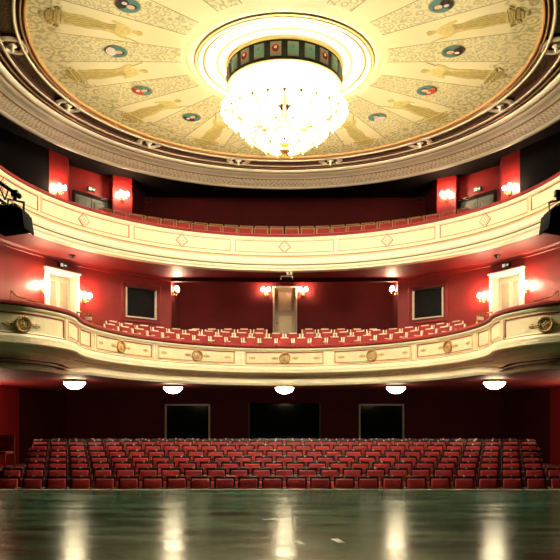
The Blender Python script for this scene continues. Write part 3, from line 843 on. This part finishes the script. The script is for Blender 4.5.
# gallery panels
GA = [14.2, 42.6, 70.5]
def gl_at(px): return gal_front.hit(px)
for a, b in ((235.5, 333.5), (339, 435), (440.5, 527.5), (532, 590)):
    for s in ((1,) if a < CX else (1, -1)):
        x0, x1 = (a, b) if s > 0 else (2*CX-b, 2*CX-a)
        l0, l1 = sorted((gl_at(x0), gl_at(x1)))
        if a == 532: 
            if s > 0: l1 = l0+2.9
            else: l0 = l1-2.9
        lm = (l0+l1)/2; hm = 6.29; q = .15
        panel(gal_front, gb, l0, l1, 6.1, 6.48, M['line_red'], M['arab'], line=.007)
        mb = MB()
        for r_, m_ in ((.23, M['line_red']), (.195, M['cream']), (.16, M['line_red']), (.14, M['cream'])):
            dpth = -.02-.01*(.23-r_)*20
            mb.poly([(x_*.95, dpth, z_) for x_, z_ in ((-r_, 0), (0, -r_), (r_, 0), (0, r_))], m_, .03, (0, 1, 0))
        for x_, z_ in ((-.05, 0), (.05, 0), (0, .05), (0, -.05)): mb.sph((x_, -.04, z_), .022, M['tan'], 0)
        mb.xf(frame_at(gal_front, lm, hm)); hand(mb.build('diamond_ornament'), gb)

# seating tiers of both balconies (parts of the balconies)
def tier(path, root, rows, l0=None, l1=None):
    prof = rows
    mb = MB(); sweep(mb, path, prof, M['carpet'], l0, l1, step=.3); tag(mb.build('floor'), kind='structure')
D1, D2 = 3.13-.86, 3.4-.86
tier(dress_front, bal, [(-.18, 1.75), (-.18, D1), (-1.35, D1), (-1.35, D2), (-2.2, D2), (-2.2, 1.75), (-.18, 1.75)], dress_front.hit(77), dress_front.hit(2*CX-77))
G1, G2 = 7.25-.86, 7.6-.86
tier(gal_front, gb, [(-.18, 5.7), (-.18, G1), (-1.62, G1), (-1.62, G2), (-2.5, G2), (-2.5, 5.7), (-.18, 5.7)], gal_front.hit(45), gal_front.hit(2*CX-45))
mb = MB(); mb.box((0, 26.3, Z(2.6)), (8.1, 1.8, .62), M['carpet']); tag(mb.build('floor'), kind='structure')

# ------------------------------------------------------------ seats
def make_stalls_seat():
    t = thing('theatre_seat', 'x', 'seat')
    tilt = Matrix.Rotation(math.radians(-10), 3, 'X')
    b = MB(); b.box((0, -.005, .615), (.4, .06, .4), M['velvet_st'], tilt, .025); b.build('backrest', t)
    f = MB(); f.box((0, .03, .63), (.48, .06, .49), M['frame_dark'], tilt, .012); f.build('back_frame', t)
    s = MB(); s.box((0, -.15, .42), (.39, .06, .27), M['velvet_st'], Matrix.Rotation(math.radians(-14), 3, 'X'), .03)
    s.box((0, -.11, .42), (.45, .06, .36), M['frame_dark'], Matrix.Rotation(math.radians(-14), 3, 'X'), .008); s.build('tip_up_cushion', t)
    for sd in (-1, 1):
        a = MB(); a.box((sd*.25, -.13, .61), (.045, .3, .035), M['armwood'], bevel=.012); a.build('armrest', t)
        l = MB(); l.box((sd*.25, -.1, .32), (.03, .2, .56), M['frame_dark'], bevel=.006); l.box((sd*.25, -.08, .02), (.045, .3, .04), M['frame_dark'], bevel=.006); l.build('leg', t)
    p = MB(); p.lathe([(0, -.004), (.022, -.003), (.026, .003)], (0, .012, .87), M['plate'], 10, Matrix.Rotation(PI/2, 4, 'X') @ Matrix.Diagonal((1, 1, 1, 1))); 
    p.box((0, .04, .888), (.04, .05, .006), M['plate'], bevel=.002, seg=1); p.build('number_plate', t)
    return t
def make_dress_seat():
    t = thing('theatre_seat', 'x', 'seat')
    tilt = Matrix.Rotation(math.radians(-8), 3, 'X')
    b = MB(); b.box((0, 0, .6), (.42, .08, .44), M['velvet'], tilt, .03); b.build('backrest', t)
    f = MB(); f.box((0, .045, .61), (.44, .04, .46), M['velvet'], tilt, .012)
    f.box((0, .05, .842), (.27, .07, .03), M['frame_cream'], None, .008); f.build('back_frame', t)  # cream bar is a painted highlight on the glossy top
    s = MB(); s.box((0, -.16, .44), (.42, .36, .09), M['velvet'], None, .03); s.build('seat_cushion', t)
    for sd in (-1, 1):
        a = MB(); a.box((sd*.245, .04, .58), (.04, .05, .5), M['frame_cream'], tilt, .01); a.box((sd*.245, -.14, .64), (.045, .34, .03), M['frame_cream'], None, .01); a.build('armrest', t)
        l = MB(); l.box((sd*.245, -.1, .2), (.03, .3, .4), M['frame_dark'], None, .006); l.build('leg', t)
    return t
def make_gallery_seat():
    t = thing('theatre_seat', 'x', 'seat')
    b = MB(); b.box((0, 0, .6), (.43, .07, .4), M['velvet'], None, .025); b.build('backrest', t)
    f = MB()
    for s in (-1, 1): f.box((s*.235, .02, .58), (.018, .035, .56), M['frame_gold'])
    f.box((0, .02, .85), (.49, .035, .018), M['frame_gold']); f.box((0, .03, .7), (.47, .02, .015), M['frame_gold']); f.build('back_frame', t)
    s = MB(); s.box((0, -.16, .44), (.42, .34, .08), M['velvet'], None, .03)
    for q in (-1, 1): s.box((q*.2, -.1, .2), (.03, .2, .4), M['frame_gold'])
    s.build('seat', t)
    return t
ROWNAME = ['front', 'second', 'third', 'fourth', 'fifth', 'sixth', 'seventh', 'eighth', 'back']
def seat_word(j, n):
    """position in a row counted from the nearer end"""
    if n % 2 and j == n//2: return 'at the centre of'
    if j < n/2: return '%s from the left end of' % ORD[j] if j else 'at the left end of'
    q = n-1-j
    return '%s from the right end of' % ORD[q] if q else 'at the right end of'
ss = make_stalls_seat(); register(ss); used = False
CNT = [24, 25, 24, 25, 26, 27, 28, 29, 28]
for i, n in enumerate(CNT):
    for j in range(n):
        lab = 'red tip-up stalls seat, %s the %s row' % (seat_word(j, n), ROWNAME[i])
        loc = ((j-(n-1)/2)*.548, ROWY[i], Z(TOPS[i]-.88))
        if not used: ss.location = loc; ss['label'] = lab; ss['group'] = 'red seats in the stalls'; used = True
        else: copy_tree(ss, None, loc, 0, lab, 'red seats in the stalls')
# chairs on the side platform
M['frame_pale'] = M['frame_cream']
def make_box_chair():
    t = thing('box_chair', 'x', 'chair')
    b = MB(); b.box((0, 0, .66), (.38, .06, .4), M['velvet_st'], None, .02); b.build('backrest', t)
    f = MB()
    for s in (-1, 1): f.box((s*.21, .01, .46), (.03, .04, .88), M['armwood'], None, .006)
    f.box((0, .01, .885), (.44, .04, .03), M['armwood'], None, .006); f.build('back_frame', t)
    s = MB(); s.box((0, -.21, .44), (.42, .4, .07), M['velvet_st'], None, .02); s.build('seat', t)
    for sx in (-1, 1):
        l = MB(); l.cyl((sx*.18, -.38, 0), (sx*.18, -.38, .42), .018, M['armwood']); l.build('leg', t)
    return t
bc = make_box_chair(); register(bc)
bc.location = (-7.3, 18.4, Z(-1.03)); bc.rotation_euler = (0, 0, -.15); bc['label'] = 'red upright chair with wooden frame on the raised platform, right one of two'
copy_tree(bc, None, (-7.95, 18.35, Z(-1.03)), -.1, 'red upright chair with wooden frame on the raised platform, cut by the frame edge')
ds = make_dress_seat(); register(ds); used = False
def arc_row(proto, path, off, h, px0, px1, pitch, fmt, group, first):
    off_path = Path([path.pt(path.L*i/400, off, 0).xy for i in range(401)])
    l0, l1 = off_path.hit(px0), off_path.hit(px1)
    n = int((l1-l0)/pitch); pitch = (l1-l0)/n
    for j in range(n+1):
        l = l0+j*pitch; p = off_path.pos(l); lab = fmt % seat_word(j, n+1); loc = (p.x, p.y, Z(h))
        if first: proto.location = loc; proto.rotation_euler = (0, 0, off_path.rz(l)); proto['label'] = lab; proto['group'] = group; first = False
        else: copy_tree(proto, None, loc, off_path.rz(l), lab, group)
arc_row(ds, dress_front, -.95, D1, 112, 2*CX-112, .56, 'red lower balcony seat with cream arms, %s the front row', 'seats on the lower balcony', True)
arc_row(ds, dress_front, -1.78, D2, 114, 2*CX-114, .56, 'red lower balcony seat with cream arms, %s the second row', 'seats on the lower balcony', False)
for s in (-1, 1):
    for j in range(5):
        lab = 'dim red lower balcony seat against the back wall, %s %s of the grey door' % (ORD[j], SIDE[s])
        copy_tree(ds, None, (s*(.9+.6*j), 25.95, Z(2.905)), 0, lab, 'back-wall seats on the lower balcony')
gs = make_gallery_seat(); register(gs)
arc_row(gs, gal_front, -1.1, G1, 105, 2*CX-105, .56, 'red upper balcony seat with gilt edges, %s the front row', 'seats on the upper balcony', True)
arc_row(gs, gal_front, -2.1, G2, 140, 2*CX-140, .56, 'red upper balcony seat with gilt edges, %s the second row', 'seats on the upper balcony', False)

# ------------------------------------------------------------ lamps
def make_sconce():
    t = thing('wall_sconce', 'x', 'wall lamp')
    b = MB(); b.box((0, -.02, 0), (.1, .03, .22), M['brass'], None, .012); b.sph((0, -.05, -.09), .03, M['brass'], 0); b.build('backplate', t)
    for s in (-1, 1):
        a = MB(); a.tube([(0, -.04, -.02), (s*.03, -.1, -.07), (s*.09, -.15, -.06), (s*.11, -.16, 0), (s*.11, -.16, .05)], .01, M['brass']); 
        a.lathe([(.0, 0), (.04, .01), (.045, .025), (.02, .03)], (s*.11, -.16, .03), M['brass'], 12); a.build('arm', t)
        g = MB(); g.lathe([(.02, 0), (.055, .02), (.07, .07), (.06, .12), (.03, .16), (0, .165)], (s*.11, -.16, .065), M['sglobe'], 12); g.build('glass_shade', t)
    return t
sc = make_sconce(); register(sc)
def put_sconce(x, y, h, rz, lab, first=False):
    if first: sc.location = (x, y, Z(h)); sc.rotation_euler = (0, 0, rz); sc['label'] = lab
    else: copy_tree(sc, None, (x, y, Z(h)), rz, lab, None)
fst = True
for s in (-1, 1):
    for px_, h, w_ in ((41.5, 4.35, 'outer'), (84, 4.3, 'inner')):
        p = dress_wall_left if s < 0 else dress_wall_right
        l = p.hit(px_ if s < 0 else 2*CX-px_); q = p.pos(l)
        put_sconce(q.x, q.y, h, p.rz(l), 'lit brass sconce on the %s side of the white %s door' % (w_, SIDE[s]), fst); fst = False
    put_sconce(s*.72, 27.22, 5.3, 0, 'lit brass sconce just %s of the grey centre door' % SIDE[s])
    put_sconce(s*4.08, 25.75, 5.0, s*-PI/2 if s < 0 else -PI/2, 'x') if 0 else None
    put_sconce(s*4.09, 25.6, 5.02, (PI/2 if s < 0 else -PI/2), 'lit brass sconce at the %s corner of the lower balcony recess' % SIDE[s])
    # gallery pilasters
    for (a, b, h, w_) in (((-6.25, 25.5), (-5.64, 25.9), 8.5, 'inner'), ((-7.8, 23.2), (-7.4, 23.9), 8.0, 'outer')):
        A, B = Vector(a), Vector(b); m_ = (A+B)/2; d_ = (B-A).normalized(); n_ = Vector((d_.y, -d_.x))
        x = m_.x*(-s if s > 0 else 1); nn = Vector((n_.x*(-1 if s > 0 else 1), n_.y))
        put_sconce(x, m_.y, h, math.atan2(nn.y, nn.x)+PI/2, 'lit brass sconce on the %s pilaster of the upper balcony, %s' % (w_, SIDE[s]))
    # stalls side wall lamp beyond the frame lights the red corner
    put_sconce(s*9.24, 21.2, .45, (PI/2 if s < 0 else -PI/2), 'lit brass sconce on the %s stalls wall, beyond the frame edge' % SIDE[s])
def make_bowl():
    t = thing('ceiling_bowl_lamp', 'x', 'ceiling lamp')
    b = MB(); b.lathe([(.0, .06), (.2, .06), (.33, .03), (.34, .0), (.31, -.01)], (0, 0, 0), M['brass'], 28); b.build('rim', t)
    g = MB(); g.lathe([(.31, -.005), (.295, -.06), (.26, -.11), (.2, -.16), (.12, -.2), (0, -.215)], (0, 0, 0), M['bowl'], 28); g.build('glass_bowl', t)
    return t
bl = make_bowl(); register(bl)
for i, (x, y, lab) in enumerate(((0, 23.0, 'glowing glass bowl lamp under the middle of the lower balcony'),
        (-3.63, 22.8, 'glowing glass bowl lamp under the balcony, left of the middle one'), (3.63, 22.8, 'glowing glass bowl lamp under the balcony, right of the middle one'),
        (-6.12, 20.4, 'glowing glass bowl lamp under the balcony, far left'), (6.12, 20.4, 'glowing glass bowl lamp under the balcony, far right'))):
    o = bl if i == 0 else copy_tree(bl)
    o.location = (x, y, Z(1.4)); o['label'] = lab; o['group'] = 'bowl lamps under the lower balcony'

# ------------------------------------------------------------ small fittings
def exit_sign(x, y, h, rz, lab, w_=.3):
    t = thing('exit_sign', lab, 'exit sign', (x, y, Z(h)), rz)
    b = MB(); b.box((0, -.04, 0), (w_, .06, .15), M['black'], None, .005); b.build('housing', t)
    f = MB(); f.box((0, -.075, 0), (w_-.02, .01, .13), M['signgreen']); f.box((-.07, -.083, 0), (.1, .006, .1), M['signwhite'])
    f.box((.06, -.083, 0), (.09, .006, .03), M['signwhite']); f.poly([(.12, -.086, 0), (.08, -.086, .04), (.08, -.086, -.04)], M['signwhite'], .004, (0, 1, 0)); 
    f.build('sign_face', t)
for s in (-1, 1):
    p = dress_wall_left if s < 0 else dress_wall_right; l = p.hit(62 if s < 0 else 2*CX-62); q = p.pos(l)
    exit_sign(q.x, q.y, 5.27, p.rz(l), 'small green and white exit sign above the white %s door' % SIDE[s])
    exit_sign(s*6.95, 25.1, 8.62, (1 if s < 0 else -1)*math.radians(48), 'small exit sign above the %s upper balcony doors' % SIDE[s])
# brass hand rails by the doors
for s in (-1, 1):
    t = thing('hand_rail', 'sloping brass hand rail by the steps at the outer %s side door' % SIDE[s], 'hand rail', (s*-1*0, 0, 0))
    m_ = MB(); A = [(-7.05, 18.1, 3.6), (-6.5, 18.3, 3.25), (-5.9, 18.5, 3.1)]
    Y0 = 18.0
    def P(px, py, Y): return ((px-CX)/F*Y*(1 if s < 0 else -1), Y, EYE+(CY-py)/F*Y)
    p0, p1, p2 = P(11, 290.5, 18.0), P(17, 296, 18.1), P(38, 302.5, 18.6)
    base = Vector((p1[0], p1[1], p1[2]-1.2))
    t.location = base
    m_.tube([Vector(p0)-base, Vector(p1)-base, Vector(p2)-base], .018, M['brass'])
    m_.build('rail', t)
    for pp in (p0, p2):
        q = MB(); v = Vector(pp)-base; q.cyl((v.x, v.y, v.z), (v.x, v.y, v.z-1.15), .014, M['brass']); q.build('post', t)
    t2p = [P(77, 312, 17.9), P(92, 315, 18.6)]; base = Vector((t2p[1][0], t2p[1][1], t2p[1][2]-1.0))
    t2 = thing('hand_rail', 'short brass hand rail where the %s steps meet the balcony seats' % SIDE[s], 'hand rail', base)
    q = MB(); q.tube([Vector(v)-base for v in t2p], .02, M['brass']); q.build('rail', t2)
    for v in t2p:
        q = MB(); u = Vector(v)-base; q.cyl(u, (u.x, u.y, u.z-.95), .014, M['brass']); q.build('post', t2)
    sgn = P(88.5, 318.5, 18.35); t3 = thing('aisle_sign', 'small white sign hanging below the short %s hand rail' % SIDE[s], 'sign', sgn)
    q = MB(); q.box((0, 0, 0), (.17, .02, .09), M['white'], None, .004); q.box((0, .0, .07), (.02, .01, .1), M['brass']); q.build('plate', t3)
    # smoke detector on the gallery soffit
    Yd = 5.46*F/(CY-256.5)
    t4 = thing('smoke_detector', 'small dark round fitting on the %s red soffit under the upper balcony' % SIDE[s], 'smoke detector', (s*212.5/F*Yd, Yd, Z(5.5)))
    q = MB(); q.lathe([(0, 0), (.1, 0), (.1, -.03), (.06, -.05), (.05, -.1), (0, -.11)], (0, 0, 0), M['black'], 18); q.build('housing', t4)
    # picture frame on the upper back wall
    t5 = thing('wall_frame', 'small thin frame on the dark upper back wall, %s side' % SIDE[s], 'frame', (s*5.42, 27.96, Z(9.18)))
    q = MB()
    for a in (-1, 1): q.box((a*.11, -.02, 0), (.02, .03, .22), M['armwood'])
    q.box((0, -.02, -.11), (.24, .03, .02), M['armwood']); q.box((0, -.02, .11), (.24, .03, .02), M['armwood']); q.build('frame', t5)
# projector bracket hanging from the upper balcony lip
t = thing('projector_bracket', 'pale tubular bracket with small projector hanging below the upper balcony centre', 'bracket', (0, 24.12, Z(5.5)))
q = MB()
q.tube([(-.19, 0, 0), (-.19, 0, -.08)], .012, M['white2']); q.tube([(-.12, 0, -.3), (-.12, 0, -.2), (.28, 0, -.2), (.28, 0, -.3)], .014, M['white2'])
q.tube([(.08, 0, 0), (.08, 0, -.2)], .014, M['white2']); q.tube([(-.45, 0, -.02), (.35, 0, -.02)], .012, M['white2']); q.build('tube_frame', t)
q = MB(); q.box((.17, -.05, -.12), (.2, .16, .1), M['white2'], None, .015); q.cyl((.17, -.12, -.12), (.17, -.17, -.12), .03, M['black']); q.build('projector', t)

# stage lanterns at both frame edges, on their ladder bars
def lantern(s):
    Y = 11.0; K = F/Y
    def P(px, py): return Vector(((px-CX)/K*(1 if s < 0 else -1), 0, (CY-py)/K))
    base = Vector((0, Y, EYE))
    t0_ = thing('lighting_ladder', 'black steel lighting ladder rail sloping in from the %s frame edge' % SIDE[s], 'lighting rig', base)
    q = MB()
    sh = 0 if s < 0 else 10
    q.tube([P(-60+0, 141), P(19-sh, 196)], .03, M['blackmetal'], 8); q.tube([P(-60, 158), P(6-sh, 204)], .022, M['blackmetal'], 8)
    for xx in (-50, -34, -18, -3):
        q.tube([P(xx-sh, 148+(xx+50)*.7), P(xx+8-sh, 167+(xx+50)*.7)], .012, M['blackmetal'], 6)
        q.tube([P(xx+8-sh, 167+(xx+50)*.7), P(xx+12-sh, 155+(xx+50)*.7)], .012, M['blackmetal'], 6)
    q.sph(P(19-sh, 196), .045, M['blackmetal'], 1); q.build('rail', t0_)
    q = MB(); q.box(P(-60, 100)+Vector((0, 0, 0)), (.08, .08, 4.2), M['blackmetal']); q.build('upright', t0_)
    t_ = thing('stage_lantern', 'black box stage spotlight hanging from the ladder at the %s frame edge' % SIDE[s], 'spotlight', base)
    y = MB(); sx = 0 if s < 0 else 4
    y.tube([P(7-sx, 216), P(8-sx, 199), P(24-sx, 202.5), P(23.5-sx, 219)], .022, M['blackmetal'], 6); y.build('yoke', t_)
    y = MB(); y.tube([P(15-sx, 201), P(15-sx, 192)], .03, M['blackmetal'], 8); y.box(P(15-sx, 193.5), (.11, .09, .1), M['blackmetal'], None, .01); y.build('clamp', t_)
    b = MB(); c_ = P(12-sx, 222); R_ = Matrix.Rotation(math.radians(-8 if s < 0 else 8), 3, 'Y')
    b.box(c_, (.46, .44, .3), M['matte'], R_, .03); b.box(c_+Vector((-.02*(1 if s < 0 else -1), 0, .16)), (.3, .36, .14), M['matte'], R_, .03)
    for i in range(4): b.box(c_+Vector((-.12+.07*i, -.2, .21)), (.02, .05, .03), M['black'])
    b.build('body', t_)
    q = MB(); q.box(c_+Vector((.24*(1 if s < 0 else -1), 0, -.01)), (.03, .44, .28), M['matte'], R_, .008); q.build('colour_frame', t_)
    q = MB(); q.tube([P(2-sx, 203), P(-1-sx, 208), P(3-sx, 213), P(1-sx, 218)], .012, M['black'], 5); q.build('cable', t_)
lantern(-1); lantern(1)

# marks of tape on the boards
for i, (px_, py, L_, W_, rz, lab) in enumerate(((270, 519.5, .2, .07, .2, 'short white tape mark on the stage boards, left of centre'),
        (338, 541, .08, .3, .25, 'curled pale tape strip on the front boards, right of centre'),
        (299, 543, .07, .22, .35, 'short pale tape strip on the front boards near centre'))):
    Y = EYE*F/(py-CY); x = (px_-CX)/F*Y
    m_ = MB(); m_.box((0, 0, .003), (L_, W_, .004), M['tape'], None, .001, 1); m_.box((L_*.3, W_*.2, .006), (L_*.5, W_*.5, .003), M['tape'])
    o = m_.build('tape_mark'); o.location = (x, Y, .0); o.rotation_euler = (0, 0, rz); tag(o, lab, 'tape mark')
